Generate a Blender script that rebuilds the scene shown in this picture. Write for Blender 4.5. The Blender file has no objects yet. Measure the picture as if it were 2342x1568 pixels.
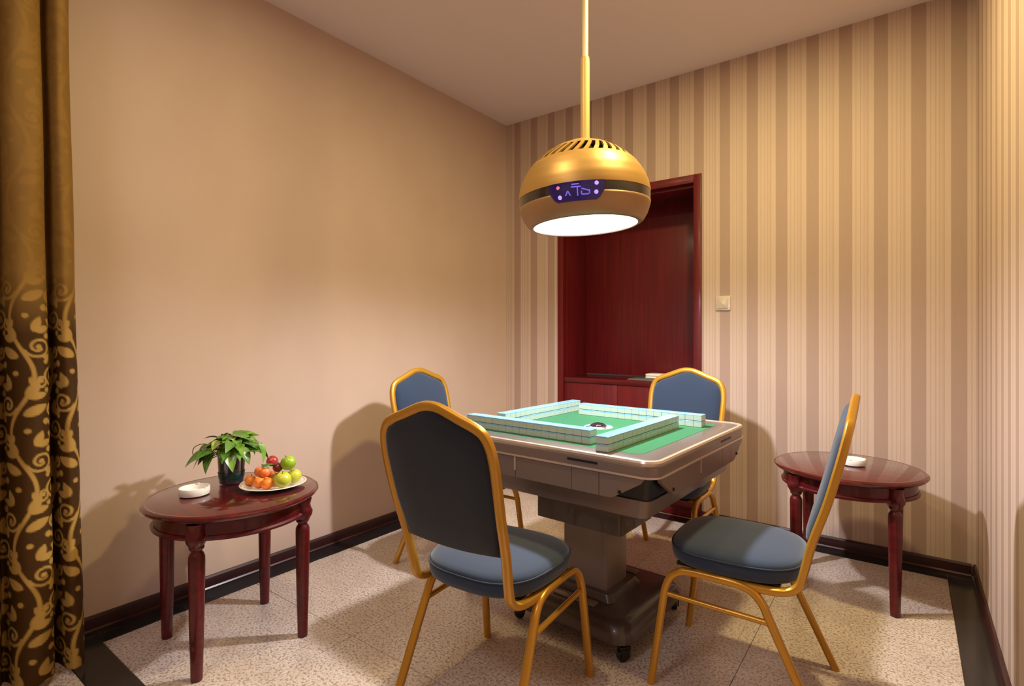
import bpy, bmesh, math, random
import numpy as np
from mathutils import Vector, Matrix
R = math.radians
rnd = random.Random(7)
S = bpy.context.scene
COL = S.collection

# ------------------------------------------------------------------ camera
W_PX = 2342.0; F_PX = 1215.0
CAM = (2.470, -3.240, 1.12)
cd = bpy.data.cameras.new('camera'); cam = bpy.data.objects.new('camera', cd); COL.objects.link(cam)
cd.sensor_width = 36; cd.lens = 36*F_PX/W_PX; cd.shift_y = -19/W_PX; cd.clip_start = .02
cam.location = CAM; cam.rotation_euler = (R(90), 0, R(36.71)); S.camera = cam

# ------------------------------------------------------------------ world, lights, exposure
wd = bpy.data.worlds.new('world'); S.world = wd; wd.use_nodes = True
wd.node_tree.nodes['Background'].inputs[0].default_value = (1, .86, .72, 1)
wd.node_tree.nodes['Background'].inputs[1].default_value = .05
S.view_settings.view_transform = 'Standard'; S.view_settings.look = 'None'
S.view_settings.gamma = 1; S.view_settings.use_curve_mapping = False
S.view_settings.exposure = -0.10
LAMP_POS = (1.427, -1.349); LAMP_Z = 1.560
LAMP_W = 46.0
def area(name, loc, power, color, size, spread=180):
    l = bpy.data.lights.new(name, 'AREA'); l.shape = 'DISK'; l.size = size; l.energy = power
    l.color = color; l.spread = R(spread)
    o = bpy.data.objects.new(name, l); o.location = loc; COL.objects.link(o); return o
WARM = (1.0, .83, .38)
area('downlight_table', (1.95, -1.20, 2.70), 38, WARM, .16)     # warm ceiling downlights at table and entrance
area('downlight_entrance', (1.25, -2.30, 2.70), 15, (1, .84, .45), .16)
area('passage_fill', (1.6, -3.9, 2.70), 22, (.96, .94, 1), .6)  # added fill light behind the camera, stands for no known fixture

# ------------------------------------------------------------------ helpers
def lin(c):
    if isinstance(c, str):
        c = [int(c[i:i+2], 16)/255 for i in (0, 2, 4)]
        c = [x/12.92 if x <= .04045 else ((x+.055)/1.055)**2.4 for x in c]
    return (*c[:3], 1)
MATS = {}
def mat(name, col, rough=.5, metal=0, coat=0, coat_rough=.05, sheen=0, emit=None, estr=0, spec=.5, trans=0, bump=None, noise=None):
    m = bpy.data.materials.new(name); m.use_nodes = True
    nt = m.node_tree; b = nt.nodes['Principled BSDF']
    b.inputs['Base Color'].default_value = lin(col)
    b.inputs['Roughness'].default_value = rough; b.inputs['Metallic'].default_value = metal
    b.inputs['Coat Weight'].default_value = coat; b.inputs['Coat Roughness'].default_value = coat_rough
    b.inputs['Sheen Weight'].default_value = sheen; b.inputs['Specular IOR Level'].default_value = spec
    b.inputs['Transmission Weight'].default_value = trans
    if emit is not None:
        b.inputs['Emission Color'].default_value = lin(emit); b.inputs['Emission Strength'].default_value = estr
    if noise:          # (scale vector, second colour, detail)
        tc = nt.nodes.new('ShaderNodeTexCoord'); mp = nt.nodes.new('ShaderNodeMapping'); nz = nt.nodes.new('ShaderNodeTexNoise')
        mp.inputs['Scale'].default_value = noise[0]; nz.inputs['Scale'].default_value = 1; nz.inputs['Detail'].default_value = noise[2]
        cr = nt.nodes.new('ShaderNodeValToRGB')
        cr.color_ramp.elements[0].position = .32; cr.color_ramp.elements[1].position = .68
        cr.color_ramp.elements[0].color = lin(col); cr.color_ramp.elements[1].color = lin(noise[1])
        nt.links.new(tc.outputs['Object'], mp.inputs[0]); nt.links.new(mp.outputs[0], nz.inputs['Vector'])
        nt.links.new(nz.outputs['Fac'], cr.inputs[0]); nt.links.new(cr.outputs[0], b.inputs['Base Color'])
    if bump:           # (scale, strength)
        tc = nt.nodes.new('ShaderNodeTexCoord'); nz = nt.nodes.new('ShaderNodeTexNoise'); bp = nt.nodes.new('ShaderNodeBump')
        nz.inputs['Scale'].default_value = bump[0]; nz.inputs['Detail'].default_value = 3
        bp.inputs['Strength'].default_value = bump[1]; bp.inputs['Distance'].default_value = .004
        nt.links.new(tc.outputs['Object'], nz.inputs['Vector']); nt.links.new(nz.outputs['Fac'], bp.inputs['Height'])
        nt.links.new(bp.outputs[0], b.inputs['Normal'])
    MATS[name] = m; return m

def link(name, me, m, parent=None, loc=None, rz=None, smooth=False):
    o = bpy.data.objects.new(name, me); COL.objects.link(o)
    if m is not None:
        for mm in (m if isinstance(m, (list, tuple)) else [m]): me.materials.append(mm)
    if parent is not None: o.parent = parent
    if loc is not None: o.location = loc
    if rz is not None: o.rotation_euler = (0, 0, rz)
    if smooth:
        me.shade_smooth()
        if smooth == 'auto':
            me.set_sharp_from_angle(angle=R(38))
    return o
def pyd(name, v, f, m, parent=None, smooth=False, **k):
    me = bpy.data.meshes.new(name); me.from_pydata([tuple(p) for p in v], [], f); me.update()
    bm = bmesh.new(); bm.from_mesh(me); bmesh.ops.recalc_face_normals(bm, faces=bm.faces); bm.to_mesh(me); bm.free()
    return link(name, me, m, parent, smooth=smooth, **k)
def fin(name, bm, m, parent=None, smooth=False, **k):
    bmesh.ops.recalc_face_normals(bm, faces=bm.faces)
    me = bpy.data.meshes.new(name); bm.to_mesh(me); bm.free()
    return link(name, me, m, parent, smooth=smooth, **k)
def bbox(bm, x0, x1, y0, y1, z0, z1, bev=0, seg=2):
    r = bmesh.ops.create_cube(bm, size=1)
    vs = r['verts']
    bmesh.ops.scale(bm, vec=(x1-x0, y1-y0, z1-z0), verts=vs)
    bmesh.ops.translate(bm, vec=((x0+x1)/2, (y0+y1)/2, (z0+z1)/2), verts=vs)
    if bev:
        es = list({e for v in vs for e in v.link_edges})
        bmesh.ops.bevel(bm, geom=es, offset=bev, segments=seg, affect='EDGES', profile=.5)
def box(name, x0, x1, y0, y1, z0, z1, m, parent=None, bev=0, seg=2, **k):
    bm = bmesh.new(); bbox(bm, x0, x1, y0, y1, z0, z1, bev, seg)
    return fin(name, bm, m, parent, smooth='auto' if bev else False, **k)
def lathe_vf(prof, seg=32, sx=1, sy=1):
    v = []; f = []; n = len(prof)
    for (r, z) in prof:
        for i in range(seg):
            a = 2*math.pi*i/seg; v.append((r*math.cos(a)*sx, r*math.sin(a)*sy, z))
    for j in range(n-1):
        for i in range(seg):
            k = (i+1) % seg
            f.append((j*seg+i, j*seg+k, (j+1)*seg+k, (j+1)*seg+i))
    if prof[0] == prof[-1]: return v, f
    if prof[0][0] > 1e-6: f.append(tuple(range(seg))[::-1])
    if prof[-1][0] > 1e-6: f.append(tuple((n-1)*seg+i for i in range(seg)))
    return v, f
def lathe(name, prof, m, parent=None, seg=32, smooth='auto', **k):
    v, f = lathe_vf(prof, seg)
    me = bpy.data.meshes.new(name); me.from_pydata(v, [], f)
    bm = bmesh.new(); bm.from_mesh(me); bmesh.ops.remove_doubles(bm, verts=bm.verts, dist=1e-6)
    bmesh.ops.recalc_face_normals(bm, faces=bm.faces); bm.to_mesh(me); bm.free()
    return link(name, me, m, parent, smooth=smooth, **k)
def catmull(pts, sub=6, closed=False):
    P = [Vector(p) for p in pts]; out = []; n = len(P)
    rng_ = range(n if closed else n-1)
    for i in rng_:
        p1, p2 = P[i], P[(i+1) % n]
        p0 = P[(i-1) % n] if (closed or i > 0) else p1+(p1-p2)
        p3 = P[(i+2) % n] if (closed or i < n-2) else p2+(p2-p1)
        for s in range(sub):
            t = s/sub
            out.append(.5*((2*p1)+(p2-p0)*t+(2*p0-5*p1+4*p2-p3)*t*t+(3*p1-p0-3*p2+p3)*t**3))
    if not closed: out.append(P[-1].copy())
    return out
def tube_bm(bm, pts, rx, ry=None, seg=12, power=2.0, closed=False, taper=None, up=None):
    ry = ry or rx; P = [Vector(p) for p in pts]; n = len(P); rings = []; ref = None
    for i in range(n):
        a = P[(i-1) % n] if (closed or i > 0) else P[i]; b = P[(i+1) % n] if (closed or i < n-1) else P[i]
        t = (b-a).normalized()
        if ref is None:
            ref = Vector(up) if up else (Vector((0, 0, 1)) if abs(t.z) < .9 else Vector((0, 1, 0)))
        nn = (ref-t*ref.dot(t))
        if nn.length < 1e-5: nn = t.orthogonal()
        nn.normalize(); ref = nn; bn = t.cross(nn)
        s = taper(i/(n-1)) if taper else 1
        ring = []
        for k in range(seg):
            an = 2*math.pi*k/seg; cx_, sy_ = math.cos(an), math.sin(an)
            ex = math.copysign(abs(cx_)**(2/power), cx_)*rx*s; ey = math.copysign(abs(sy_)**(2/power), sy_)*ry*s
            ring.append(bm.verts.new(P[i]+nn*ex+bn*ey))
        rings.append(ring)
    for i in range(n if closed else n-1):
        r0, r1 = rings[i], rings[(i+1) % n]
        for k in range(seg): bm.faces.new((r0[k], r0[(k+1) % seg], r1[(k+1) % seg], r1[k]))
    if not closed:
        bm.faces.new(rings[0][::-1]); bm.faces.new(rings[-1])
def tube(name, pts, rx, m, parent=None, **k):
    bm = bmesh.new(); tube_bm(bm, pts, rx, **k); return fin(name, bm, m, parent, smooth='auto')
def rr(hu, hv, r, n=6, z=0, cx=0, cy=0):
    out = []
    for (sx, sy, a0) in ((1, 1, 0), (-1, 1, 90), (-1, -1, 180), (1, -1, 270)):
        for i in range(n+1):
            a = R(a0+90*i/n); out.append((cx+sx*(hu-r)+r*math.cos(a), cy+sy*(hv-r)+r*math.sin(a), z))
    return out
def loft(name, loops, m, parent=None, cap0=True, cap1=True, smooth='auto', closed=False, **k):
    v = []; f = []; n = len(loops[0])
    for L in loops: v += L
    m_ = len(loops)
    for j in range(m_ if closed else m_-1):
        j2 = (j+1) % m_
        for i in range(n):
            q = (i+1) % n; f.append((j*n+i, j*n+q, j2*n+q, j2*n+i))
    if not closed:
        if cap0: f.append(tuple(range(n))[::-1])
        if cap1: f.append(tuple((m_-1)*n+i for i in range(n)))
    return pyd(name, v, f, m, parent, smooth=smooth, **k)
def empty(name, loc, rz=0):
    o = bpy.data.objects.new(name, None); o.empty_display_size = .1; o.location = loc; o.rotation_euler = (0, 0, rz); COL.objects.link(o); return o
def tag(o, label=None, cat=None, group=None, kind=None):
    if label: o['label'] = label
    if cat: o['category'] = cat
    if group: o['group'] = group
    if kind: o['kind'] = kind
    return o
def copy_tree(o, parent=None):
    c = o.copy(); COL.objects.link(c)
    if parent is not None: c.parent = parent
    for ch in list(o.children): copy_tree(ch, c)
    return c

# ------------------------------------------------------------------ materials
RED = mat('red_stained_wood', '5e0910', rough=.4, coat=.35, coat_rough=.1, spec=.3, noise=((2.5, 40, 40), '45070c', 4))
REDV = mat('red_veneer', '6a1317', rough=.5, coat=.15, spec=.3, coat_rough=.2, noise=((60, 60, 2.2), '560e12', 5))
REDT = mat('red_lacquered_top', '580911', rough=.3, coat=.9, coat_rough=.04, spec=.3, noise=((3, 40, 40), '3c070b', 4))
BASEB = mat('baseboard_wood', '3a0f10', rough=.4, coat=.3, coat_rough=.2, noise=((3, 3, 60), '2a0a0b', 3))
GOLD = mat('gold_painted_steel', 'c48e2c', rough=.32, metal=.5, coat=.3, coat_rough=.15)
FABRIC = mat('blue_velvet', '28354c', rough=.85, sheen=.3, spec=.25, bump=(900, .12))
FABRIC_SHADED = mat('back_velvet_shaded', '171b24', rough=.85, sheen=.25, spec=.25, bump=(900, .12))  # chair velvet with the shade on the backs put into its colour
PIPE = mat('blue_piping', '1e2a40', rough=.8, sheen=.1)
BRONZE = mat('bronze_plastic', '7b6a62', rough=.36, metal=.2, coat=.2, coat_rough=.15)
BRONZE_L = mat('bright_bronze_trim', 'c9b5a8', rough=.28, metal=.4)
BRONZE_D = mat('dark_bronze', '4f433c', rough=.35, metal=.3, coat=.3)
FRAME_D = mat('dark_taupe_frame', '5f5551', rough=.38, metal=.15, coat=.2, coat_rough=.2)
BLACK = mat('black_plastic', '0c0b0b', rough=.4)
FELT = mat('green_felt', '066038', rough=.95, sheen=.3, spec=.1, bump=(1500, .2))
TILE_B = mat('tile_blue_back', '7eacc8', rough=.22, coat=.4)
TILE_W = mat('tile_ivory', 'adbcb0', rough=.25, coat=.3)
WHITE = mat('white_porcelain', 'ece6df', rough=.2, coat=.5)
LGOLD = mat('lamp_gold', 'bd9250', rough=.46, metal=.45, coat=.08, coat_rough=.3)
LGOLD2 = mat('lamp_lower_gold', 'a67f58', rough=.46, metal=.4, coat=.08, coat_rough=.3)
ROD = mat('rod_gold', 'd2b06c', rough=.45, metal=.15)
ROD2 = mat('rod_pale', 'e2d0a2', rough=.45, metal=.1)
BAND = mat('lamp_band', '2a2220', rough=.2, coat=.6)
DIFF = mat('lamp_diffuser', 'ffffff', rough=.4, emit='fffdf8', estr=2.6)
SWITCH = mat('switch_plastic', 'c9b8aa', rough=.3)
MARKW = mat('pale_print', 'd9c9c4', rough=.4)
CEIL = mat('ceiling_paint', 'e8dcdc', rough=.9)
PLAIN = mat('plain_wallpaper', 'ccb2a2', rough=.75, noise=((3, 3, 2.2), 'c7ac9c', 4), bump=(260, .08))
GREYW = mat('passage_paint', 'b59a80', rough=.9)

def wallpaper(name, axis, off):
    m = bpy.data.materials.new(name); m.use_nodes = True; nt = m.node_tree; b = nt.nodes['Principled BSDF']
    b.inputs['Roughness'].default_value = .62
    tc = nt.nodes.new('ShaderNodeTexCoord'); sp = nt.nodes.new('ShaderNodeSeparateXYZ')
    nt.links.new(tc.outputs['Object'], sp.inputs[0])
    a = nt.nodes.new('ShaderNodeMath'); a.operation = 'SUBTRACT'; a.inputs[1].default_value = off-30*.1503
    d = nt.nodes.new('ShaderNodeMath'); d.operation = 'DIVIDE'; d.inputs[1].default_value = .1503
    fr = nt.nodes.new('ShaderNodeMath'); fr.operation = 'FRACT'
    nt.links.new(sp.outputs[axis], a.inputs[0]); nt.links.new(a.outputs[0], d.inputs[0]); nt.links.new(d.outputs[0], fr.inputs[0])
    cr = nt.nodes.new('ShaderNodeValToRGB'); nt.links.new(fr.outputs[0], cr.inputs[0])
    D, Lc, M = lin('b3978a'), lin('d1b8aa'), lin('c3a799')
    stops = [(0, D), (.375, D), (.39, Lc), (.47, Lc), (.48, M), (.495, M), (.505, Lc), (.60, Lc), (.61, M), (.625, M), (.635, Lc), (.70, Lc), (.71, M), (.725, M), (.735, Lc), (.84, M), (.85, Lc), (.985, Lc), (1, D)]
    e = cr.color_ramp.elements
    e[0].position, e[0].color = stops[0]; e[1].position, e[1].color = stops[-1]
    for p, c_ in stops[1:-1]:
        q = e.new(p); q.color = c_
    # woven silk look: fine vertical fibre in colour and relief
    mp = nt.nodes.new('ShaderNodeMapping'); mp.inputs['Scale'].default_value = (700, 700, 8)
    nz = nt.nodes.new('ShaderNodeTexNoise'); nz.inputs['Scale'].default_value = 1; nz.inputs['Detail'].default_value = 2
    nt.links.new(tc.outputs['Object'], mp.inputs[0]); nt.links.new(mp.outputs[0], nz.inputs['Vector'])
    mx = nt.nodes.new('ShaderNodeMixRGB'); mx.blend_type = 'MULTIPLY'; mx.inputs[0].default_value = .18
    nt.links.new(cr.outputs[0], mx.inputs[1]); nt.links.new(nz.outputs['Fac'], mx.inputs[2])
    nt.links.new(mx.outputs[0], b.inputs['Base Color'])
    return m
WP_BACK = wallpaper('striped_wallpaper_back', 0, 1.581)
WP_RIGHT = wallpaper('striped_wallpaper_right', 1, 0.02)

def granite(name, base, speck1, speck2, rough, coat):
    m = bpy.data.materials.new(name); m.use_nodes = True; nt = m.node_tree; b = nt.nodes['Principled BSDF']
    b.inputs['Roughness'].default_value = rough; b.inputs['Coat Weight'].default_value = coat; b.inputs['Coat Roughness'].default_value = .12
    tc = nt.nodes.new('ShaderNodeTexCoord')
    def nz(scale, detail, e0, e1):
        t = nt.nodes.new('ShaderNodeTexNoise'); t.inputs['Scale'].default_value = scale; t.inputs['Detail'].default_value = detail
        geo = nt.nodes.new('ShaderNodeNewGeometry'); nt.links.new(geo.outputs['Position'], t.inputs['Vector'])
        r_ = nt.nodes.new('ShaderNodeMapRange'); r_.inputs[1].default_value = e0; r_.inputs[2].default_value = e1
        nt.links.new(t.outputs['Fac'], r_.inputs[0]); return r_
    def mix(f, a, c_):
        x = nt.nodes.new('ShaderNodeMixRGB'); nt.links.new(f.outputs[0], x.inputs[0])
        if isinstance(a, tuple): x.inputs[1].default_value = a
        else: nt.links.new(a.outputs[0], x.inputs[1])
        x.inputs[2].default_value = c_; return x
    x = mix(nz(7, 3, .4, .65), lin(base[0]), lin(base[1]))
    x = mix(nz(110, 3, .50, .60), x, lin(speck1))
    x = mix(nz(150, 2, .57, .64), x, lin(speck2))
    x = mix(nz(150, 2, .60, .70), x, lin(base[2]))
    nt.links.new(x.outputs[0], b.inputs['Base Color'])
    return m
GRAN = granite('beige_granite', ('d2c2b6', 'c7b4a7', 'e6dcd3'), '9c8678', '5a473d', .30, .25)
GRANB = granite('black_granite', ('1d1b1b', '181617', '2a2828'), '242222', '100f0f', .22, .4)
GROUT = mat('grout', '86725f', rough=.9)

# ------------------------------------------------------------------ room shell
WX = 2.721; HC = 2.72; YF = -5.0; FB = .098
NX0, NX1, NZ1, ND = .467, 1.476, 2.089, .32     # cabinet opening in the back wall
def struct(o): o['kind'] = 'structure'; return o
struct(box('ceiling', -.12, WX+.12, YF-.1, .55, HC, HC+.1, CEIL))
struct(box('wall_left', -.12, 0, YF-.1, .55, 0, HC, PLAIN))
struct(box('wall_right', WX, WX+.12, YF-.1, .55, 0, HC, WP_RIGHT))
struct(box('wall_front', 0, WX, YF-.1, YF, 0, HC, GREYW))
bm = bmesh.new()
bbox(bm, 0, NX0, 0, .12, 0, HC); bbox(bm, NX1, WX, 0, .12, 0, HC); bbox(bm, NX0, NX1, 0, .12, NZ1, HC)
struct(fin('wall_back', bm, WP_BACK))
floor = struct(box('floor', -.12, WX+.12, YF-.1, .55, -.08, -.004, GROUT))
# granite tiles, 60 cm grid, inside a black granite border; every piece a slab with a hairline joint
def slab(name, x0, x1, y0, y1, m, j=.0008):
    return box(name, x0+j, x1-j, y0+j, y1-j, -.02, 0, m, floor, bev=.0008, seg=1)
XB0, XB1 = .118, 2.616; YB0, YB1 = -2.58, -FB
xs = [XB0, .213+.0, .813, 1.413, 2.013, XB1]; xs = [XB0, .813, 1.413, 2.013, XB1]
ys = [YB0, -2.01, -1.41, -.81, YB1]
for i in range(4):
    for k in range(4): slab('floor_tile', xs[i], xs[i+1], ys[k], ys[k+1], GRAN)
slab('border_strip', 0, XB0, YB0, 0, GRANB); slab('border_strip', XB1, WX, -1.4, 0, GRANB); slab('border_strip', XB1, WX, YB0, -1.4, GRANB)
slab('border_strip', XB0, 1.3, YB1, 0, GRANB); slab('border_strip', 1.3, XB1, YB1, 0, GRANB)
YS = -2.695
slab('border_strip', 0, 1.3, YS, YB0, GRANB); slab('border_strip', 1.3, WX, YS, YB0, GRANB)
ys2 = [YF, -4.495, -3.895, -3.295, YS]; xs2 = [0, .213, .813, 1.413, 2.013, WX]
for i in range(5):
    for k in range(4): slab('floor_tile', xs2[i], xs2[i+1], ys2[k], ys2[k+1], GRAN)
# baseboards
BH = .061
def baseboard(name, p0, p1, inward):
    a, b_ = Vector((*p0, 0)), Vector((*p1, 0)); n = Vector((*inward, 0)); d = b_-a
    prof = [(0, 0), (.016, 0), (.016, .008), (.012, .014), (.012, BH-.008), (.008, BH), (0, BH)]
    v = [a+n*x+Vector((0, 0, z)) for x, z in prof]+[b_+n*x+Vector((0, 0, z)) for x, z in prof]
    k = len(prof); f = [(i, (i+1) % k, k+(i+1) % k, k+i) for i in range(k)]+[tuple(range(k))[::-1], tuple(range(k, 2*k))]
    return struct(pyd(name, v, f, BASEB))
baseboard('baseboard_left', (0.0003, -5), (0.0003, 0), (1, 0))
baseboard('baseboard_right', (WX-.0003, -5), (WX-.0003, 0), (-1, 0))
baseboard('baseboard_back', (NX1+.001, -.0003), (WX-.017, -.0003), (0, -1))
baseboard('baseboard_back', (.017, -.0003), (NX0-.001, -.0003), (0, -1))

# ------------------------------------------------------------------ built-in cabinet in the back wall
cab = tag(empty('built_in_cabinet', ((NX0+NX1)/2, 0, 0)), 'dark red wooden built-in cabinet with open niche set into the striped wall', 'cabinet')
cx0 = (NX0+NX1)/2
def cb(name, x0, x1, y0, y1, z0, z1, m=REDV, bev=.002, parent=cab):
    return box(name, x0-cx0, x1-cx0, y0, y1, z0, z1, m, parent, bev=bev)
FT = .046
cb('casing', NX0+.001, NX0+FT, -.012, .03, .0, NZ1-.001); cb('casing', NX1-FT, NX1-.001, -.012, .03, .0, NZ1-.001)
cb('casing', NX0+FT, NX1-FT, -.012, .03, NZ1-.05, NZ1-.001)
cb('side_panel', NX0+.02, NX0+.0455, .031, ND+.02, .0, NZ1-.03); cb('side_panel', NX1-.0455, NX1-.02, .031, ND+.02, .0, NZ1-.03)
cb('top_panel', NX0+FT, NX1-FT, .031, ND+.02, NZ1-.07, NZ1-.045)
cb('back_panel', NX0+FT, NX1-FT, ND, ND+.02, .83, NZ1-.072)
SZ = .822
cb('shelf', NX0+FT, NX1-FT, -.004, ND-.001, SZ-.035, SZ, RED)
cb('plinth', NX0+FT, NX1-FT, .02, .04, .0, .06)
for x0, x1 in ((NX0+FT+.002, .921), (.924, NX1-FT-.002)):
    d = cb('door', x0, x1, .004, .026, .063, SZ-.037)
# things on the cabinet shelf
fo = empty('folder', (1.08, .09, SZ))
box('cover', -.095, .095, -.075, .075, .0005, .004, mat('folder_grey', '5b5048', rough=.5), fo, bev=.001)
box('sheet', -.088, .088, -.07, .07, .0042, .009, mat('folder_sheet', '6e6258', rough=.5), fo, bev=.001)
tag(fo, 'grey-brown flat folder lying on the cabinet shelf', 'folder')
tw = empty('folded_cloth', (1.145, .235, SZ))
for k in range(2):
    loft('cloth_fold', [rr(.105-a, .06-a, .018, 4, .001+z+k*.017) for a, z in ((.006, 0), (.001, .004), (0, .008), (.001, .012), (.006, .016))], mat('pale_cloth%d' % k, 'efe6dc', rough=.9), tw)
tag(tw, 'pale folded cloth at the back of the cabinet shelf', 'cloth')

# wall switch
sw = empty('light_switch', (1.60, 0, 1.304))
loft('switch_plate', [[(x, -y_, z) for x, z, _ in rr(.043-i_, .043-i_, .006, 4)] for y_, i_ in ((0.0003, 0), (.006, 0), (.009, .003))], SWITCH, sw)
loft('rocker', [[(x, -y_, z) for x, z, _ in rr(.029-i_, .032-i_, .004, 4)] for y_, i_ in ((.0085, 0), (.0115, .0), (.013, .002))], SWITCH, sw)
tag(sw, 'square white light switch on the striped wall', 'switch')

# ------------------------------------------------------------------ mahjong table
TH = R(-2.4); TC = (1.4695, -1.3175); HS = .443; TZ = .75
tb = tag(empty('mahjong_table', (*TC, 0), TH), 'bronze automatic mahjong table with green felt top on pedestal base', 'table')
FI = .088
loft('felt', [rr(HS-FI, HS-FI, .03, 6, .728), rr(HS-FI, HS-FI, .03, 6, TZ-.001)], FELT, tb)
loft('inner_frame', [rr(HS-FI+.0005, HS-FI+.0005, .03, 8, TZ-.02), rr(HS-FI+.0005, HS-FI+.0005, .03, 8, TZ-.0016), rr(HS-FI+.002, HS-FI+.002, .032, 8, TZ-.001), rr(HS-.022, HS-.022, .042, 8, TZ-.001), rr(HS-.014, HS-.014, .045, 8, TZ-.004), rr(HS-.014, HS-.014, .045, 8, TZ-.02)], FRAME_D, tb, closed=True)
loft('rim', [rr(HS-.0138, HS-.0138, .045, 8, TZ-.018), rr(HS-.0138, HS-.0138, .045, 8, TZ+.001), rr(HS-.010, HS-.010, .047, 8, TZ+.003), rr(HS-.003, HS-.003, .05, 8, TZ+.001), rr(HS, HS, .052, 8, TZ-.005), rr(HS-.002, HS-.002, .052, 8, TZ-.011), rr(HS-.006, HS-.006, .05, 8, TZ-.018)], BRONZE_L, tb, closed=True)
loft('upper_band', [rr(HS-.03, HS-.03, .04, 8, TZ-.012), rr(HS-.008, HS-.008, .05, 8, TZ-.012), rr(HS-.003, HS-.003, .052, 8, TZ-.018), rr(HS-.003, HS-.003, .052, 8, TZ-.044), rr(HS-.03, HS-.03, .04, 8, TZ-.044)], BRONZE, tb, closed=True)
loft('trim_line', [rr(HS-.03, HS-.03, .04, 8, TZ-.0445), rr(HS+.001, HS+.001, .053, 8, TZ-.0445), rr(HS+.001, HS+.001, .053, 8, TZ-.0505), rr(HS-.03, HS-.03, .04, 8, TZ-.0505)], BRONZE_L, tb, closed=True)
# four aprons of three panels each, with cut-away corners
zt, zb = TZ-.051, .626
cutx = [(-.405, -.30), (-.075, -.075), (.155, .155), (.255, .255), (.405, .30)]
for q in range(4):
    rot = Matrix.Rotation(q*math.pi/2, 4, 'Z')
    for i in range(4):
        (a0, b0), (a1, b1) = cutx[i], cutx[i+1]; g = .0009
        pts = [(a0+g, zt), (a1-g, zt)]
        if i == 3: pts += [(a1-.012, zt-.016), (b1+.012, zb+.008), (b1-.006, zb), (b0+g, zb)]
        elif i == 0: pts += [(b1-g, zb), (b0+.006, zb), (b0-.012, zb+.008), (a0+.012, zt-.016)]
        else: pts += [(b1-g, zb), (b0+g, zb)]
        y0 = -(HS-.004); n = len(pts)
        v = [rot @ Vector((x, y0, z)) for x, z in pts]+[rot @ Vector((x, y0+.012, z)) for x, z in pts]
        f = [tuple(range(n)), tuple(range(n, 2*n))[::-1]]+[(k, (k+1) % n, n+(k+1) % n, n+k) for k in range(n)]
        pyd('apron_panel', v, f, BRONZE, tb)
    def rb(name, x0, x1, y0, y1, z0, z1, m):
        bm = bmesh.new(); bbox(bm, x0, x1, y0, y1, z0, z1); bmesh.ops.transform(bm, matrix=rot, verts=bm.verts); return fin(name, bm, m, tb)
    rb('slot', .14, .25, -(HS-.001), -(HS-.02), TZ-.030, TZ-.024, BLACK)
    rb('joint_strip', -.0795, -.0725, -(HS-.001), -(HS-.012), zt-.048, zt+.004, BRONZE_L)
    for sx in (-.31, .325):
        bm = bmesh.new(); bmesh.ops.create_cone(bm, cap_ends=True, segments=12, radius1=.006, radius2=.005, depth=.004)
        bmesh.ops.transform(bm, matrix=rot @ Matrix.Translation((sx, -(HS-.002), zb+.022)) @ Matrix.Rotation(math.pi/2, 4, 'X'), verts=bm.verts)
        fin('screw', bm, BLACK, tb)
loft('machine_core', [rr(HS-.03, HS-.03, .02, 3, .70), rr(.40, .40, .02, 3, .622)], BLACK, tb)
loft('under_tray', [rr(.405, .405, .03, 5, .622), rr(.40, .40, .03, 5, .612), rr(.385, .385, .03, 5, .562), rr(.375, .375, .03, 5, .555)], BRONZE, tb)
loft('gear_box', [rr(.19, .135, .015, 4, .5545, -.02, 0), rr(.19, .135, .015, 4, .385, -.02, 0)], BRONZE_D, tb)
loft('column', [rr(.098, .085, .012, 4, .3845, -.008, -.01), rr(.098, .085, .012, 4, .125, -.008, -.01)], BRONZE, tb)
loft('column_foot', [rr(.125, .11, .02, 4, .150, -.008, -.01), rr(.14, .125, .02, 4, .128, -.008, -.01), rr(.14, .125, .02, 4, .122, -.008, -.01)], BRONZE_D, tb)
loft('base', [rr(.205, .205, .03, 6, .126), rr(.222, .222, .045, 6, .124), rr(.24, .24, .06, 6, .114), rr(.26, .26, .07, 6, .085), rr(.262, .262, .07, 6, .066), rr(.255, .255, .07, 6, .058)], BRONZE_D, tb)
for k, sy in enumerate((-1, 1)):
    bm = bmesh.new(); bbox(bm, .15, .19, -.09, .09, .1255, .133, .003); fin('base_rib', bm, BRONZE, tb, smooth='auto', loc=(0, 0, 0), rz=sy*math.pi/2)
for sx, sy in ((1, -1), (-1, -1), (1, 1), (-1, 1)):
    c_ = empty('caster', (0, 0, 0)); c_.parent = tb; c_.location = (sx*.225, sy*.225, 0); c_.rotation_euler = (0, 0, rnd.uniform(0, 3))
    wm, wf = lathe_vf([(0, -.011), (.017, -.011), (.0205, -.008), (.0205, .008), (.017, .011), (0, .011)], 20)
    wv = [(x, z, y+.021) for x, y, z in wm]
    pyd('wheel', wv, wf, BLACK, c_, smooth='auto')
    bm = bmesh.new(); bbox(bm, -.012, .02, -.018, -.0125, .016, .052, .002); bbox(bm, -.012, .02, .0125, .018, .016, .052, .002); bbox(bm, -.016, .022, -.018, .018, .045, .0575, .002)
    fin('fork', bm, BLACK, c_, smooth='auto')
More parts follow.
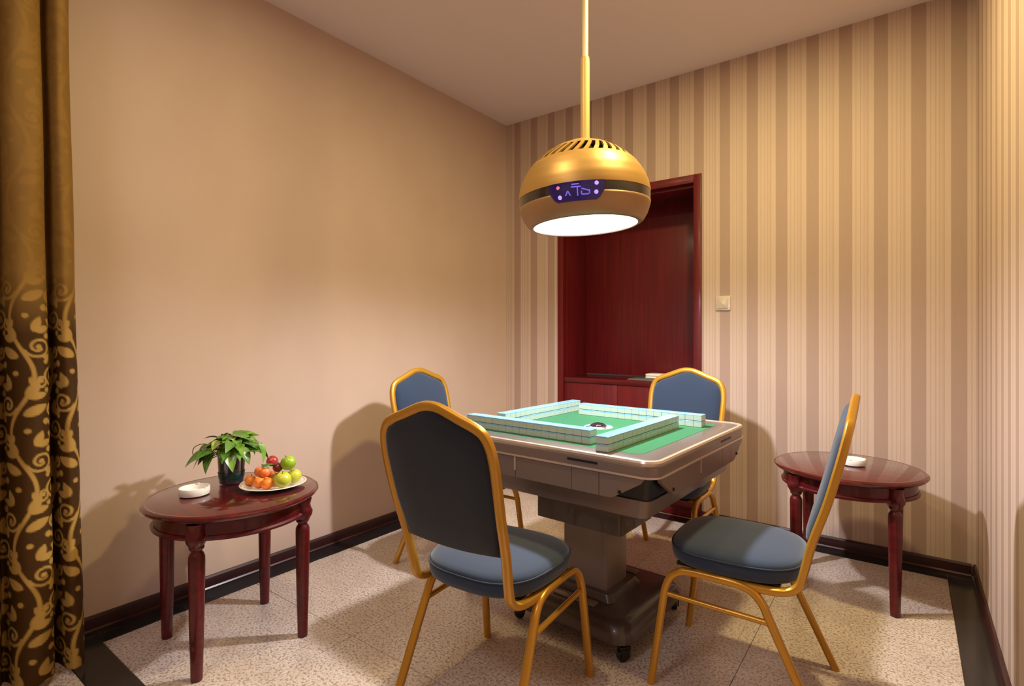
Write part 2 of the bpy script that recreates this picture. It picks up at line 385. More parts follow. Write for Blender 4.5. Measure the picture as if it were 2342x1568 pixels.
# dice window in the middle
lathe('dice_ring', [(.034, TZ-.009), (.058, TZ-.008), (.060, TZ-.002), (.052, TZ+.003), (.036, TZ+.004), (.034, TZ-.009)], mat('dice_silver', 'c9c4c6', rough=.2, metal=.5), tb, seg=36)
lathe('dice_dome', [(.0355, TZ-.006), (.0345, TZ+.004), (.028, TZ+.011), (.016, TZ+.016), (0, TZ+.018)], mat('dice_glass', '241d24', rough=.08, coat=1), tb, seg=32)
for k, (a, c_) in enumerate(((-30, 'c0566e'), (60, '3f6f9c'), (150, 'c0566e'), (240, '3f6f9c'))):
    lathe('button', [(.0085, 0), (.008, .002), (0, .003)], mat('button%d' % k, c_, rough=.35), tb, seg=12, loc=(.046*math.cos(R(a)), .046*math.sin(R(a)), TZ+.003))

# tiles: four walls of 17 stacks, two high, laid as a pinwheel
TW, TL, TT = .0338, .046, .0242
def tile_mesh():
    b = .0014; me = bpy.data.meshes.new('mahjong_tile')
    hx, hy = TW/2-.00002, TL/2
    loops = [rr(hx-b, hy-b, .001, 1, 0), rr(hx, hy, b, 1, b), rr(hx, hy, b, 1, TT*.80), rr(hx, hy, b, 1, TT-b), rr(hx-b, hy-b, .001, 1, TT)]
    v = [p for L in loops for p in L]; n = len(loops[0]); f = [tuple(range(n))[::-1], tuple(range(4*n, 5*n))]
    mi = [0, 1]
    for j in range(4):
        for i in range(n):
            f.append((j*n+i, j*n+(i+1) % n, (j+1)*n+(i+1) % n, (j+1)*n+i)); mi.append(0 if j < 2 else 1)
    me.from_pydata(v, [], f); me.materials.append(TILE_W); me.materials.append(TILE_B)
    me.polygons.foreach_set('material_index', mi); me.update(); return me
tm = tile_mesh()
TM = Matrix.Translation((1.425, -1.335, TZ-.0007)) @ Matrix.Rotation(TH, 4, 'Z')
ORD = 'first second third fourth fifth sixth seventh eighth ninth tenth eleventh twelfth thirteenth fourteenth fifteenth sixteenth seventeenth'.split()
endname = ['left', 'near', 'right', 'far']
wallname = ['near-left row', 'right-hand row', 'cabinet-side row', 'far-left row']
for q in range(4):
    for i in range(17):
        for k in range(2):
            o = bpy.data.objects.new('mahjong_tile', tm); COL.objects.link(o)
            o.matrix_world = TM @ Matrix.Rotation(q*math.pi/2, 4, 'Z') @ Matrix.Translation(((i-8)*TW-.088, -.283+rnd.uniform(-.0005, .0005), k*(TT+.0012)))
            tag(o, '%s pale blue backed tile, %s stack from the %s end of the %s' % (('lower', 'upper')[k], ORD[i], endname[q], wallname[q]), 'mahjong tile', 'mahjong tiles of the %s' % wallname[q])

# ------------------------------------------------------------------ banquet chairs
def leany(z):
    return float(np.interp(z, [.40, .417, .524, .656, .777, .855, .945], [-.178, -.185, -.208, -.250, -.281, -.298, -.312]))
def make_chair():
    t = empty('banquet_chair', (0, 0, 0))
    # cushion
    def outline(s, n=44):
        out = []
        for i in range(n):
            a = 2*math.pi*i/n; cx_, sy_ = math.cos(a), math.sin(a); p = 3.0
            x = math.copysign(abs(cx_)**(2/p), cx_)*.198*s; y = math.copysign(abs(sy_)**(2/p), sy_)*.198*s
            x *= 1+.06*(y/.2)
            out.append((x, y+.012))
        return out
    prof = [(.86, .392), (.95, .393), (.985, .400), (1.0, .414), (1.0, .428), (.985, .441), (.955, .449), (.88, .455), (.7, .460), (.45, .463), (.2, .464)]
    seat = loft('seat', [[(x, y, z) for x, y in outline(s)] for s, z in prof], FABRIC, t, smooth=True)
    bm = bmesh.new(); tube_bm(bm, [(x, y, .4365) for x, y in outline(1.0)], .0028, seg=6, closed=True); fin('piping', bm, PIPE, seat, smooth=True)
    bm = bmesh.new(); bbox(bm, -.16, .16, -.13, .17, .381, .392, .002); fin('seat_board', bm, BLACK, seat)
    # back frame: one bent tube from the seat rail, up, over the crown and down
    half = [(.188, .10, .383), (.184, .0, .379), (.178, -.09, .377), (.172, -.145, .383), (.170, -.178, .405), (.171, None, .45), (.177, None, .54), (.185, None, .65), (.190, None, .75), (.190, None, .80), (.184, None, .840), (.168, None, .870), (.140, None, .887), (.10, None, .902), (.06, None, .918), (.028, None, .929)]
    half = [(x, leany(z) if y is None else y, z) for x, y, z in half]
    full = half+[(0, leany(.932), .932)]+[(-x, y, z) for x, y, z in half[::-1]]
    bm = bmesh.new(); tube_bm(bm, catmull(full, 5), .0135, .0115, seg=12, power=2.8, up=(1, 0, 0)); fin('back_frame', bm, GOLD, t, smooth='auto')
    # padded back panel inside the frame
    oh = [(x, z) for x, y, z in half if z > .53 and y < -.19]
    oh = [(.171, .535)]+[(x, z) for x, z in oh if z > .56]
    poly = [(x-.010*min(1, x/.03), z-(.010 if z > .86 else 0)) for x, z in oh]+[(0, .921)]
    P3 = catmull([(x, 0, z) for x, z in poly]+[(-x, 0, z) for x, z in poly[:-1][::-1]], 3)
    P2 = [(p.x, p.z) for p in P3]
    n0 = 14
    P2 += [(-.161+.322*i/n0, .535-.012*math.sin(math.pi*i/n0)) for i in range(1, n0)]
    cxx, czz = 0, .73
    def ring(s, off):
        return [(cxx+(x-cxx)*s, leany(czz+(z-czz)*s)+off, czz+(z-czz)*s) for x, z in P2]
    loft('back_cover', [ring(.05, -.012), ring(.6, -.012), ring(.93, -.011), ring(.985, -.008), ring(1, -.003), ring(.99, .0005)], FABRIC_SHADED, t, smooth=True)
    loft('backrest', [ring(.99, .001), ring(1, .003), ring(1, .006), ring(.985, .013), ring(.95, .020), ring(.85, .027), ring(.6, .031), ring(.3, .032), ring(.05, .032)], FABRIC, t, smooth=True)
    # legs: each side is an arch cut into a front and a rear leg
    for s in (-1, 1):
        fl = [(.207, .238, 0), (.2035, .222, .12), (.199, .205, .25), (.196, .196, .31), (.193, .180, .350), (.191, .150, .374), (.190, .11, .380), (.190, .045, .381)]
        rl = [(.190, .045, .381), (.190, -.02, .379), (.191, -.062, .367), (.193, -.088, .340), (.195, -.105, .305), (.199, -.150, .21), (.205, -.235, .03), (.2065, -.249, 0)]
        for path in (fl, rl):
            bm = bmesh.new(); tube_bm(bm, catmull([(s*x, y, z) for x, y, z in path], 5), .0125, .0115, seg=12, power=2.8, up=(1, 0, 0)); fin('leg', bm, GOLD, t, smooth='auto')
        tube('stretcher', [(s*.196, .197, .297), (s*.196, .05, .294), (s*.196, -.106, .291)], .0085, GOLD, t, seg=10)
    for y in (-.05, .12):
        tube('seat_rail', [(-.19, y, .3725), (0, y, .3725), (.19, y, .3725)], .009, GOLD, t, seg=10)
    return t
chair = make_chair()
GRP = 'gold-framed banquet chairs around the mahjong table'
spots = [((1.440, -1.938, 0), R(3.5), 'gold-framed blue banquet chair nearest the camera, seen from behind'),
         ((2.036, -1.385, 0), R(92.3), 'gold-framed blue banquet chair in side view by the right round table'),
         ((.70, -1.285, 0), R(-90), 'gold-framed blue banquet chair at the plain beige wall behind the nearest chair'),
         ((1.53, -.725, 0), R(180), 'gold-framed blue banquet chair in front of the red cabinet')]
for i, (p, a, lb) in enumerate(spots):
    o = chair if i == 0 else copy_tree(chair)
    o.location = p; o.rotation_euler = (0, 0, a); tag(o, lb, 'chair', GRP)

# ------------------------------------------------------------------ round side tables
def make_round_table():
    t = empty('round_table', (0, 0, 0)); Z = .54; r = .291
    top = lathe('tabletop', [(0, Z-.028), (r-.03, Z-.028), (r-.016, Z-.026), (r-.006, Z-.020), (r, Z-.012), (r-.001, Z-.006), (r-.006, Z-.002), (r-.012, Z), (r-.014, Z-.0008), (r-.020, Z-.0008), (r-.022, Z), (0, Z)], REDT, t, seg=72)
    lathe('apron', [(.228, Z-.0285), (.252, Z-.0285), (.252, Z-.072), (.228, Z-.072), (.228, Z-.0285)], RED, t, seg=64)
    lathe('apron_moulding', [(.226, Z-.0725), (.256, Z-.0725), (.262, Z-.078), (.260, Z-.086), (.252, Z-.089), (.226, Z-.089), (.226, Z-.0725)], RED, t, seg=64)
    for sx, sy in ((1, -1), (-1, -1), (1, 1), (-1, 1)):
        a = math.atan2(sy, sx)
        leg = lathe('leg', [(0, 0), (.0165, 0), (.0175, .004), (.0195, .09), (.0205, .115), (.0202, .118), (.0208, .122), (.0235, .27), (.0248, .385), (.0243, .402), (.021, .411), (.0165, .417), (.0165, .421), (.021, .426), (.023, .431), (.021, .436), (0, .436)], RED, t, seg=24, loc=(sx*.176, sy*.176, 0))
        # carved knee block that flares out to the apron
        bm = bmesh.new(); rings = []
        for z, wd_, o0, o1 in ((.432, .018, -.018, .017), (.441, .023, -.02, .021), (.452, .028, -.022, .027), (.466, .029, -.024, .029), (.476, .027, -.024, .024), (.49, .026, -.024, .020), (.5105, .028, -.024, .026)):
            rings.append([bm.verts.new((math.cos(a)*u-math.sin(a)*w, math.sin(a)*u+math.cos(a)*w, z)) for u, w in ((o1, -wd_*.7), (o1+.006, -wd_*.25), (o1+.006, wd_*.25), (o1, wd_*.7), (o1*.3, wd_), (o0, wd_*.8), (o0, -wd_*.8), (o1*.3, -wd_))])
        for r0, r1 in zip(rings, rings[1:]):
            for k in range(8): bm.faces.new((r0[k], r0[(k+1) % 8], r1[(k+1) % 8], r1[k]))
        bm.faces.new(rings[0][::-1]); bm.faces.new(rings[-1])
        fin('knee_block', bm, RED, leg, smooth='auto')
    return t
rt = make_round_table(); rt.location = (.467, -2.274, 0); rt.rotation_euler = (0, 0, R(-7))
tag(rt, 'round dark red wooden side table carrying the plant and fruit plate', 'table', 'round red side tables')
rt2 = copy_tree(rt); rt2.location = (2.253, -.457, 0); rt2.rotation_euler = (0, 0, 0)
tag(rt2, 'round dark red wooden side table in the right corner against striped wallpaper', 'table', 'round red side tables')

def ashtray(loc, label):
    o = empty('ashtray', loc)
    lathe('bowl', [(0, .001), (.044, .001), (.049, .004), (.051, .012), (.0505, .026), (.049, .029), (.046, .029), (.0445, .026), (.042, .012), (.036, .008), (0, .007)], WHITE, o, seg=40)
    for k in range(3):
        a = k*2.094+.4
        bm = bmesh.new(); bbox(bm, .0425, .0512, -.005, .005, .0285, .0312, .001); fin('cigarette_rest', bm, WHITE, o, smooth='auto', rz=a)
    tag(o, label, 'ashtray', 'white ashtrays'); return o
ashtray((.397, -2.385, .5403), 'white round ashtray beside the potted plant')
ashtray((2.272, -.432, .5403), 'white round ashtray on the round table in the right corner')

# ------------------------------------------------------------------ potted plant
PP = (.338, -2.225, .5403)
pl = tag(empty('potted_plant', PP), 'leafy green pothos in a dark shiny pot on the round table', 'plant')
lathe('pot', [(0, .001), (.040, .001), (.043, .003), (.047, .06), (.0505, .108), (.053, .112), (.0535, .118), (.050, .119), (.047, .108), (.044, .10), (0, .10)], mat('dark_pot', '3a393f', rough=.15, coat=.8, metal=.35), pl, seg=40)
lathe('pot_band', [(.0455, .022), (.0478, .045), (.0482, .045), (.0462, .022), (.0455, .022)], mat('pot_green_band', '1d3a36', rough=.15, coat=.6), pl, seg=40)
lathe('soil', [(.0465, .1005), (.03, .104), (0, .106)], mat('soil', '2a1d14', rough=1), pl, seg=24)
greens = [mat('leaf_green_%d' % i, c_, rough=.35, coat=.3, coat_rough=.2, noise=((40, 40, 40), d_, 2)) for i, (c_, d_) in enumerate((('3f6a1e', '567f2c'), ('5c8a2a', '7da33c'), ('8fae3c', 'b4bf55'), ('4f7a32', '688f40')))]
def leaf_mesh(L, Wd, droop, fold, m):
    n = 7; v = []; f = []
    for i in range(n+1):
        t = i/n; w = Wd*(math.sin(math.pi*min(1, t**.72))**.8)*(1-.12*t) if 0 < t < 1 else 0.0004
        y = L*t; z = -droop*L*t*t
        v += [(-w, y-.12*w*(1-t), z+fold*w), (-w*.5, y, z+fold*w*.35), (0, y, z), (w*.5, y, z+fold*w*.35), (w, y-.12*w*(1-t), z+fold*w)]
    for i in range(n):
        for k in range(4): f.append((i*5+k, i*5+k+1, i*5+k+6, i*5+k+5))
    me = bpy.data.meshes.new('leaf'); me.from_pydata(v, [], f); me.materials.append(m); me.shade_smooth(); return me
lm = [leaf_mesh(.062, .021, .35, .35, greens[0]), leaf_mesh(.07, .023, .55, .4, greens[1]), leaf_mesh(.055, .020, .25, .3, greens[2]), leaf_mesh(.078, .026, .5, .3, greens[3])]
lr = random.Random(21)
STEM = mat('stem_green', '6d8a3a', rough=.5)
for i in range(96):
    az = lr.uniform(0, 2*math.pi); ring_ = i % 3
    out = (lr.uniform(.0, .03), lr.uniform(.03, .07), lr.uniform(.06, .105))[ring_]; hgt = (lr.uniform(.155, .19), lr.uniform(.135, .175), lr.uniform(.115, .15))[ring_]
    if i in (3, 12): az = R(-36.7+180)+lr.uniform(-.2, .2); out, hgt = .10, .12
    tip = Vector((out*math.cos(az), out*math.sin(az), hgt))
    base_ = Vector((.02*math.cos(az+lr.uniform(-1, 1)), .02*math.sin(az), .103))
    mid = (base_+tip)/2+Vector((0, 0, .022))
    tube('stem', catmull([base_, mid, tip], 4), .0013, STEM, pl, seg=5)
    o = bpy.data.objects.new('leaf', lm[lr.choice((0, 1, 1, 2, 3, 0, 2))]); COL.objects.link(o); o.parent = pl
    o.location = tip-Vector((math.cos(az), math.sin(az), 0))*.008
    o.rotation_euler = (R(lr.uniform(-28, 28)-(8 if ring_ == 2 else -8)), R(lr.uniform(-25, 25)), az-math.pi/2+lr.uniform(-.5, .5)); k = lr.uniform(.66, 1.08); o.scale = (k, k, k)
# a bare trailing runner on the left
uL = Vector((-.802, -.598, 0)); uF = Vector((-.598, .802, 0))
tube('runner', catmull([Vector((0, 0, .118))+uL*.03, Vector((0, 0, .150))+uL*.10, Vector((0, 0, .138))+uL*.145, Vector((0, 0, .108))+uL*.150, Vector((0, 0, .090))+uL*.115, Vector((0, 0, .095))+uL*.075, Vector((0, 0, .112))+uL*.045], 6), .0016, mat('runner_brown', '6b5a36', rough=.6), pl, seg=6)
o = bpy.data.objects.new('leaf', lm[1]); COL.objects.link(o); o.parent = pl; o.location = Vector((0, 0, .150))-uL*.105; o.rotation_euler = (R(-48), 0, math.atan2(.598, .802)-math.pi/2)
tube('stem', catmull([Vector((0, 0, .105))-uL*.02, Vector((0, 0, .155))-uL*.06, Vector((0, 0, .152))-uL*.107], 4), .0013, STEM, pl, seg=5)

# ------------------------------------------------------------------ fruit plate
FP = Vector((.530, -2.160, .5403))
pt = tag(empty('plate', FP), 'white round plate piled with fruit on the round table', 'plate')
lathe('dish', [(0, .001), (.070, .001), (.076, .003), (.098, .012), (.116, .0165), (.118, .018), (.116, .0195), (.098, .0155), (.074, .0065), (0, .005)], WHITE, pt, seg=56)
lathe('rim_line', [(.1095, .0179), (.1125, .0186), (.1125, .0190), (.1095, .0183), (.1095, .0179)], mat('plate_line', 'b9a66a', rough=.3), pt, seg=56)
uR = Vector((.802, .598, 0))
ORANGE = mat('tangerine_skin', 'ee7a1c', rough=.4, coat=.2, bump=(260, .25), noise=((30, 30, 30), 'f08e34', 2))
PEACH = mat('apricot_skin', 'e8643a', rough=.45, noise=((25, 25, 25), 'f09a3e', 2))
APPLE = mat('green_apple_skin', '86a81e', rough=.28, coat=.4, noise=((30, 30, 30), '9fb934', 2))
YELLOW = mat('yellow_green_skin', 'b3bb30', rough=.3, coat=.4, noise=((30, 30, 30), 'c9c24a', 2))
PLUM = mat('red_plum_skin', 'a3242c', rough=.25, coat=.5, noise=((40, 40, 40), 'c24a44', 2))
DARKP = mat('dark_plum_skin', '6d141c', rough=.25, coat=.5)
STALK = mat('stalk', '4c3a1e', rough=.8)
def fruit(name, u, w, z, r, m, label, cat, dimple=.16, leaf=False):
    o = empty(name, FP+uR*u+uF*w+Vector((0, 0, z-r)))
    prof = [(0, -.90+0), ]
    prof = []
    n = 14
    for i in range(n+1):
        a = -math.pi/2+math.pi*i/n; rr_ = math.cos(a); zz = math.sin(a)*.94
        if i == n: zz -= dimple
        if i == n-1: zz -= dimple*.45
        prof.append((max(0, rr_*r) if 0 < i < n else 0, r*(1+zz)-r*.06*0))
    lathe('flesh', prof, m, o, seg=24, smooth=True)
    bm = bmesh.new(); tube_bm(bm, [(0, 0, r*1.72), (.001, 0, r*1.92), (.003, .001, r*2.1)], .0012, seg=6); fin('stalk', bm, STALK, o)
    if leaf:
        l = bpy.data.objects.new('leaf', lm[0]); COL.objects.link(l); l.parent = o; l.location = (.002, 0, r*2.0); l.scale = (.7, .7, .7); l.rotation_euler = (R(8), R(10), leaf)
    o.rotation_euler = (rnd.uniform(-.35, .35), rnd.uniform(-.35, .35), rnd.uniform(0, 6))
    tag(o, label, cat, 'fruit on the plate'); return o
fruit('tangerine', -.082, -.022, .030, .0205, ORANGE, 'orange tangerine at the left end of the fruit plate', 'fruit')
fruit('tangerine', -.033, -.060, .033, .0225, ORANGE, 'orange tangerine at the front left of the plate', 'fruit')
fruit('tangerine', .014, -.062, .033, .0225, ORANGE, 'orange tangerine at the front of the plate beside the yellow-green apple', 'fruit')
fruit('apricot', -.048, -.018, .062, .0205, PEACH, 'reddish orange apricot on the upper left of the fruit pile', 'fruit', leaf=-.6)
fruit('apricot', -.006, -.038, .066, .0195, PEACH, 'reddish orange apricot under the green leaf in mid pile', 'fruit', leaf=2.4)
fruit('apricot', -.018, .030, .032, .0225, PEACH, 'dim reddish apricot at the back of the pile', 'fruit')
fruit('plum', -.006, .014, .098, .0215, PLUM, 'bright red plum on top of the fruit pile', 'fruit')
fruit('plum', .021, -.012, .078, .0185, DARKP, 'dark red plum between the red plum and green apple', 'fruit')
fruit('green_apple', .067, -.004, .094, .0285, APPLE, 'green apple on top of the pile at right', 'fruit')
fruit('yellow_green_apple', .058, -.048, .043, .0305, YELLOW, 'large yellow-green apple at the front right of the plate', 'fruit')
fruit('yellow_green_apple', .084, .014, .042, .0275, YELLOW, 'yellow-green apple at the right end of the plate', 'fruit')
fruit('yellow_green_apple', .022, -.002, .034, .0235, YELLOW, 'small yellow-green apple behind the front tangerine', 'fruit')

# ------------------------------------------------------------------ pendant smoke-clearing lamp over the table
lp = tag(empty('pendant_lamp', (*LAMP_POS, LAMP_Z)), 'gold dome pendant lamp with purple lit display over the mahjong table', 'lamp')
tilt = empty('lamp_body', (0, 0, 0)); tilt.parent = lp
tilt.rotation_euler = Matrix.Rotation(R(-2.6), 4, uF).to_euler()
def prof_r(z):   # outer radius of the body at height z above the diffuser
    return float(np.interp(z, [0, .006, .03, .06, .085, .12, .15, .19, .225, .255, .285, .31, .33, .345], [.224, .232, .247, .258, .2625, .2615, .256, .240, .218, .190, .153, .110, .06, .03]))
zs = [0, .003, .008, .018, .03, .045, .055, .065, .0725]
lathe('lower_shell', [(.208, .012), (.208, -.002), (.214, -.004)]+[(prof_r(z), z) for z in zs]+[(.245, .0725), (.208, .012)], LGOLD2, tilt, seg=72, smooth=True)
lathe('dark_band', [(.243, .073), (prof_r(.073)-.0012, .073), (prof_r(.09)-.0012, .09), (prof_r(.107)-.0012, .107), (.243, .107), (.243, .073)], BAND, tilt, seg=72)
zs = [.1075, .118, .13, .14, .15, .16, .17, .18, .19, .20, .21, .218, .226, .234, .240]
lathe('upper_shell', [(.24, .1075)]+[(prof_r(z), z) for z in zs]+[(prof_r(.24)-.006, .238), (.18, .21), (.24, .1075)], LGOLD, tilt, seg=72, smooth='auto')
lathe('vent_core', [(prof_r(.24)-.012, .234), (.15, .262), (.11, .288), (.10, .23), (prof_r(.24)-.012, .234)], BLACK, tilt, seg=48)
lathe('cap', [(prof_r(.294)-.006, .288), (prof_r(.2915), .2915), (prof_r(.30), .30), (prof_r(.31), .31), (prof_r(.32), .32), (.06, .331), (.03, .338), (.0, .339), (0, .30)], LGOLD, tilt, seg=60)
NF = 34; z0f, z1f = .2385, .2925
def fin_mesh():
    v = []; n = 6; twist = R(10)
    for i in range(n+1):
        t = i/n; z = z0f+(z1f-z0f)*t; r = prof_r(z)+.0003; a = twist*(t-.5); hw = .24*2*math.pi/NF
        for da, dr in ((-hw, 0), (hw, 0), (hw, -.006), (-hw, -.006)): v.append(((r+dr)*math.cos(a+da), (r+dr)*math.sin(a+da), z+dr*.6))
    f = [(0, 1, 2, 3)[::-1], tuple(n*4+k for k in range(4))]
    for i in range(n):
        for k in range(4): f.append((i*4+k, i*4+(k+1) % 4, (i+1)*4+(k+1) % 4, (i+1)*4+k))
    me = bpy.data.meshes.new('vent_fin'); me.from_pydata(v, [], f); me.materials.append(LGOLD); return me
fm = fin_mesh()
for k in range(NF):
    o = bpy.data.objects.new('vent_fin', fm); COL.objects.link(o); o.parent = tilt; o.rotation_euler = (0, 0, 2*math.pi*k/NF)
lathe('diffuser', [(0, .0), (.207, .0), (.207, .006), (0, .006)], DIFF, tilt, seg=64)
lathe('diffuser_ring', [(.2072, -.001), (.2135, -.005), (.2075, -.004), (.2072, -.001)], BRONZE_L, tilt, seg=64)
# control display set into the band, facing the camera side
AC = math.atan2(CAM[1]-LAMP_POS[1], CAM[0]-LAMP_POS[0])
AC -= R(6)          # the display sits a little to the left as seen from the door
def patch(name, poly, off, m, thick=.003, parent=tilt, nsub=1):
    # poly in (arc metres to the right, height); wrapped on the shell
    v = []; n = len(poly)
    for dr in (off, off-thick):
        for s_, z in poly:
            r = prof_r(z)+dr; a = AC+s_/.262; v.append((r*math.cos(a), r*math.sin(a), z))
    return pyd(name, v, [tuple(range(n)), tuple(range(n, 2*n))[::-1]]+[(k, (k+1) % n, n+(k+1) % n, n+k) for k in range(n)], m, parent)
DISP = mat('display_glass', '140a2a', rough=.12, coat=.8, emit='2a1180', estr=.22)
cols = 14; sL, sR = -.100, .100
def disp_low(t): return .040 if .10 < t < .90 else (.040+.033*(1-t/.10) if t <= .10 else .040+.033*((t-.90)/.10))
v = []; f = []
for i in range(cols+1):
    t = i/cols
    for t_ in (t,):
        for k in range(5):
            z = disp_low(t_)+(.108-disp_low(t_))*k/4; r = prof_r(z)+.0022; a = AC+(sL+(sR-sL)*t_)/.262; v.append((r*math.cos(a), r*math.sin(a), z))
nv = len(v)
v += [(x*.975, y*.975, z) for x, y, z in v]
for i in range(cols):
    for k in range(4): f.append((i*5+k, i*5+5+k, i*5+6+k, i*5+1+k)); f.append(tuple(nv+q for q in (i*5+k, i*5+1+k, i*5+6+k, i*5+5+k)))
for i in range(cols): f.append((i*5, i*5+5, nv+i*5+5, nv+i*5)); f.append((i*5+4, nv+i*5+4, nv+i*5+9, i*5+9))
for i in (0, cols):
    for k in range(4): f.append((i*5+k, i*5+k+1, nv+i*5+k+1, nv+i*5+k))
disp = pyd('display', v, f, DISP, tilt, smooth='auto')
VIO = mat('led_violet', 'b39cff', rough=.4, emit='a58bff', estr=1.1); ROS = mat('led_rose', 'd06a80', rough=.4, emit='e07890', estr=.6); GLY = mat('led_glyph', '6d62d8', rough=.4, emit='6a5ce0', estr=.7)
def dot(s_, z, r_, m):
    z -= .012
    patch('indicator', [(s_+r_*math.cos(2*math.pi*k/12), z+r_*math.sin(2*math.pi*k/12)) for k in range(12)], .0034, m, .0012, disp)
dot(-.066, .103, .0065, ROS); dot(-.062, .069, .0075, VIO); dot(.072, .108, .0075, VIO); dot(.070, .077, .0075, VIO)
def bar(s0, z0, s1, z1, w=.0022):
    z0 -= .012; z1 -= .012
    d = Vector((s1-s0, z1-z0)).normalized(); n_ = Vector((-d.y, d.x))*w
    patch('glyph', [(s0+n_.x, z0+n_.y), (s0-n_.x, z0-n_.y), (s1-n_.x, z1-n_.y), (s1+n_.x, z1+n_.y)], .0034, GLY, .0012, disp)
for b_ in ((-.016, .109, .010, .109), (-.018, .100, .016, .099), (-.040, .072, -.031, .088), (-.031, .088, -.022, .071), (.004, .068, .004, .097), (.018, .092, .046, .083), (.018, .072, .044, .072), (.046, .072, .046, .087), (.018, .072, .018, .084)): bar(*b_)
# hanging rod
lathe('rod_sleeve', [(.0195, .330), (.0195, .345), (.0182, .36), (.0182, .66), (.0165, .675), (.0, .675)], ROD, lp, seg=24)
lathe('rod', [(.0125, .66), (.0125, HC-LAMP_Z-.03), (0, HC-LAMP_Z-.03)], ROD2, lp, seg=20)
lathe('ceiling_rose', [(.014, HC-LAMP_Z-.04), (.05, HC-LAMP_Z-.03), (.055, HC-LAMP_Z-.0005), (0, HC-LAMP_Z-.0005)], ROD, lp, seg=32)
# the lamp's own light
ll = area('lamp_light', (LAMP_POS[0], LAMP_POS[1], LAMP_Z-.012), LAMP_W*.07, (.96, .97, 1), .14)
sl_ = bpy.data.lights.new('lamp_glow', 'SPOT'); sl_.energy = LAMP_W*2.2; sl_.spot_size = R(178); sl_.spot_blend = .65; sl_.shadow_soft_size = .03; sl_.color = (.96, .97, 1)
so_ = bpy.data.objects.new('lamp_glow', sl_); so_.location = (LAMP_POS[0], LAMP_POS[1], LAMP_Z-.03); COL.objects.link(so_)

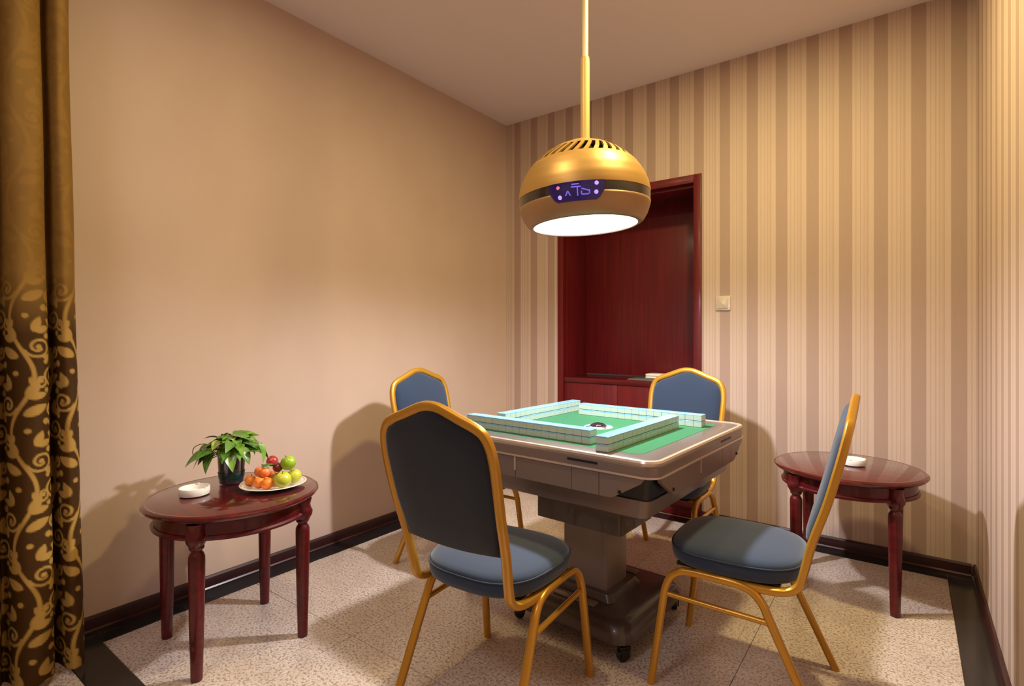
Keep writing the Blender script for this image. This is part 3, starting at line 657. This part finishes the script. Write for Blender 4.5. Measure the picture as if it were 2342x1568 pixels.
# ------------------------------------------------------------------ curtain
def curtain():
    # width position s runs along the cloth from its right-hand edge towards the camera side
    ND_, NZ_ = 230, 640
    tops = HC-.015; bot = .022
    # cross-section control: (distance from right edge along Y, X offset)
    cs = [(0, .0), (.012, .022), (.032, .030), (.044, .010), (.052, -.035), (.060, -.045), (.066, -.020), (.078, .022), (.105, .040), (.135, .036), (.155, .012), (.165, -.035), (.175, -.045), (.185, -.02), (.205, .03), (.235, .035), (.255, .0), (.268, -.04), (.285, .0), (.31, .035), (.34, .02), (.36, -.02)]
    P = catmull([(a, b, 0) for a, b in cs], 12)
    d = np.array([[p.x, p.y] for p in P]); seg = np.hypot(*np.diff(d, axis=0).T); L = np.concatenate([[0], np.cumsum(seg)])
    sl = np.linspace(0, L[-1], ND_); yy = np.interp(sl, L, d[:, 0]); xx = np.interp(sl, L, d[:, 1])
    zz = np.linspace(bot, tops, NZ_)
    zf = (zz-bot)/(tops-bot)
    # motif: scrolling vine with leaves, drawn on the unfolded cloth
    ds = sl[1]-sl[0]; dz = zz[1]-zz[0]
    M = np.zeros((NZ_, ND_)); r_ = random.Random(5)
    KS = 1.0
    def stamp(s, z, rad):
        s, z, rad = s*KS, z*KS, rad*KS
        i0, i1 = int((s-rad-.004)/ds), int((s+rad+.004)/ds)+1; k0, k1 = int((z-rad-.004-bot)/dz), int((z+rad+.004-bot)/dz)+1
        i0, i1 = max(i0, 0), min(i1, ND_-1); k0, k1 = max(k0, 0), min(k1, NZ_-1)
        if i1 <= i0 or k1 <= k0: return
        q = np.hypot(sl[None, i0:i1]-s, zz[k0:k1, None]-z)
        M[k0:k1, i0:i1] = np.maximum(M[k0:k1, i0:i1], np.clip((rad-q)/.003+.5, 0, 1))
    def curve(pts, w0, w1):
        for i, p in enumerate(pts): stamp(p[0], p[1], w0+(w1-w0)*i/len(pts))
    def spiral(s, z, r0, a0, dirn, turns=1.35):
        n = 46; curve([(s+dirn*r0*(1-.72*i/n)*math.cos(a0+2*math.pi*turns*i/n), z+r0*(1-.72*i/n)*math.sin(a0+2*math.pi*turns*i/n)) for i in range(n)], .0045, .0035)
        stamp(s, z, .0075)
    def leaf(s, z, ln, ang):
        for i in range(22):
            t = i/21; stamp(s+ln*t*math.cos(ang), z+ln*t*math.sin(ang), .002+.26*ln*math.sin(math.pi*t)**.9*(1-.35*t))
    per = .125
    for col in range(int(L[-1]/per)+2):
        s0 = col*per+.02
        z = -.06+(.09 if col % 2 else 0); k = 0
        while z < 2.8:
            sgn = 1 if k % 2 else -1
            curve([(s0+.030*math.sin(2*math.pi*(z+t*.0025)/.36), z+t*.0025) for t in range(74)], .0052, .0052)
            spiral(s0+sgn*.042, z+.062, .034, R(200), sgn); spiral(s0-sgn*.045, z+.135, .024, R(160), -sgn, 1.1)
            leaf(s0-sgn*.006, z+.03, .060, R(90+sgn*62)); leaf(s0-sgn*.014, z+.085, .054, R(90+sgn*28)); leaf(s0-sgn*.014, z+.085, .046, R(90+sgn*80))
            leaf(s0+sgn*.03, z+.112, .046, R(90-sgn*20)); leaf(s0+sgn*.034, z+.112, .042, R(90-sgn*75))
            stamp(s0-sgn*.058, z+.006, .010); stamp(s0+sgn*.062, z+.015, .008); stamp(s0+sgn*.012, z+.160, .008)
            z += .18; k += 1
    # colours: patterned border below, plain gold cloth above a seam
    def L3(h): return np.array(lin(h)[:3])
    hi = np.clip((zz-1.12)/.20, 0, 1)[:, None, None]
    bg = L3('3f2604')[None, None]*(1-hi)+L3('83612a')[None, None]*hi
    fg = L3('a98442')[None, None]*(1-hi)+L3('8b672d')[None, None]*hi
    C = bg*(1-M[..., None])+fg*M[..., None]
    me = bpy.data.meshes.new('curtain')
    edge = -2.664-.044*np.clip(zf*1.25, 0, 1)                 # right edge drifts with height
    amp = 1.0+.0*zf
    ys_ = edge[:, None]-yy[None]*(1+.10*(1-zf[:, None])); xs_ = .235+xx[None]*(.85+.35*(1-zf[:, None]))*1.0+.004*np.sin(zz[:, None]*9+yy[None]*60)
    hem = .012*np.sin(yy*40)*0
    V = np.stack([xs_, ys_, np.repeat(zz[:, None], ND_, 1)], -1).reshape(-1, 3)
    idx = np.arange(NZ_*ND_).reshape(NZ_, ND_)
    Fq = np.stack([idx[:-1, :-1], idx[:-1, 1:], idx[1:, 1:], idx[1:, :-1]], -1).reshape(-1, 4)
    me.vertices.add(len(V)); me.vertices.foreach_set('co', V.ravel())
    me.loops.add(Fq.size); me.loops.foreach_set('vertex_index', Fq.ravel().astype(np.int32))
    me.polygons.add(len(Fq)); me.polygons.foreach_set('loop_start', np.arange(0, Fq.size, 4, dtype=np.int32))
    me.update(calc_edges=True)
    ca = me.color_attributes.new('cloth_print', 'FLOAT_COLOR', 'POINT')
    ca.data.foreach_set('color', np.concatenate([C.reshape(-1, 3), np.ones((NZ_*ND_, 1))], 1).astype(np.float32).ravel())
    m = bpy.data.materials.new('damask'); m.use_nodes = True; nt = m.node_tree; b = nt.nodes['Principled BSDF']
    at = nt.nodes.new('ShaderNodeVertexColor'); at.layer_name = 'cloth_print'
    nt.links.new(at.outputs[0], b.inputs['Base Color']); b.inputs['Roughness'].default_value = .65; b.inputs['Specular IOR Level'].default_value = .2; b.inputs['Sheen Weight'].default_value = .0
    tc = nt.nodes.new('ShaderNodeTexCoord'); nz = nt.nodes.new('ShaderNodeTexNoise'); bp = nt.nodes.new('ShaderNodeBump')
    nz.inputs['Scale'].default_value = 300; bp.inputs['Strength'].default_value = .15; bp.inputs['Distance'].default_value = .003
    nt.links.new(tc.outputs['Object'], nz.inputs['Vector']); nt.links.new(nz.outputs['Fac'], bp.inputs['Height']); nt.links.new(bp.outputs[0], b.inputs['Normal'])
    o = link('curtain', me, m, smooth=True)
    sd = o.modifiers.new('thickness', 'SOLIDIFY'); sd.thickness = .0025; sd.offset = 0
    return o
tag(curtain(), 'brown and gold scroll patterned curtain hanging in folds at left', 'curtain')
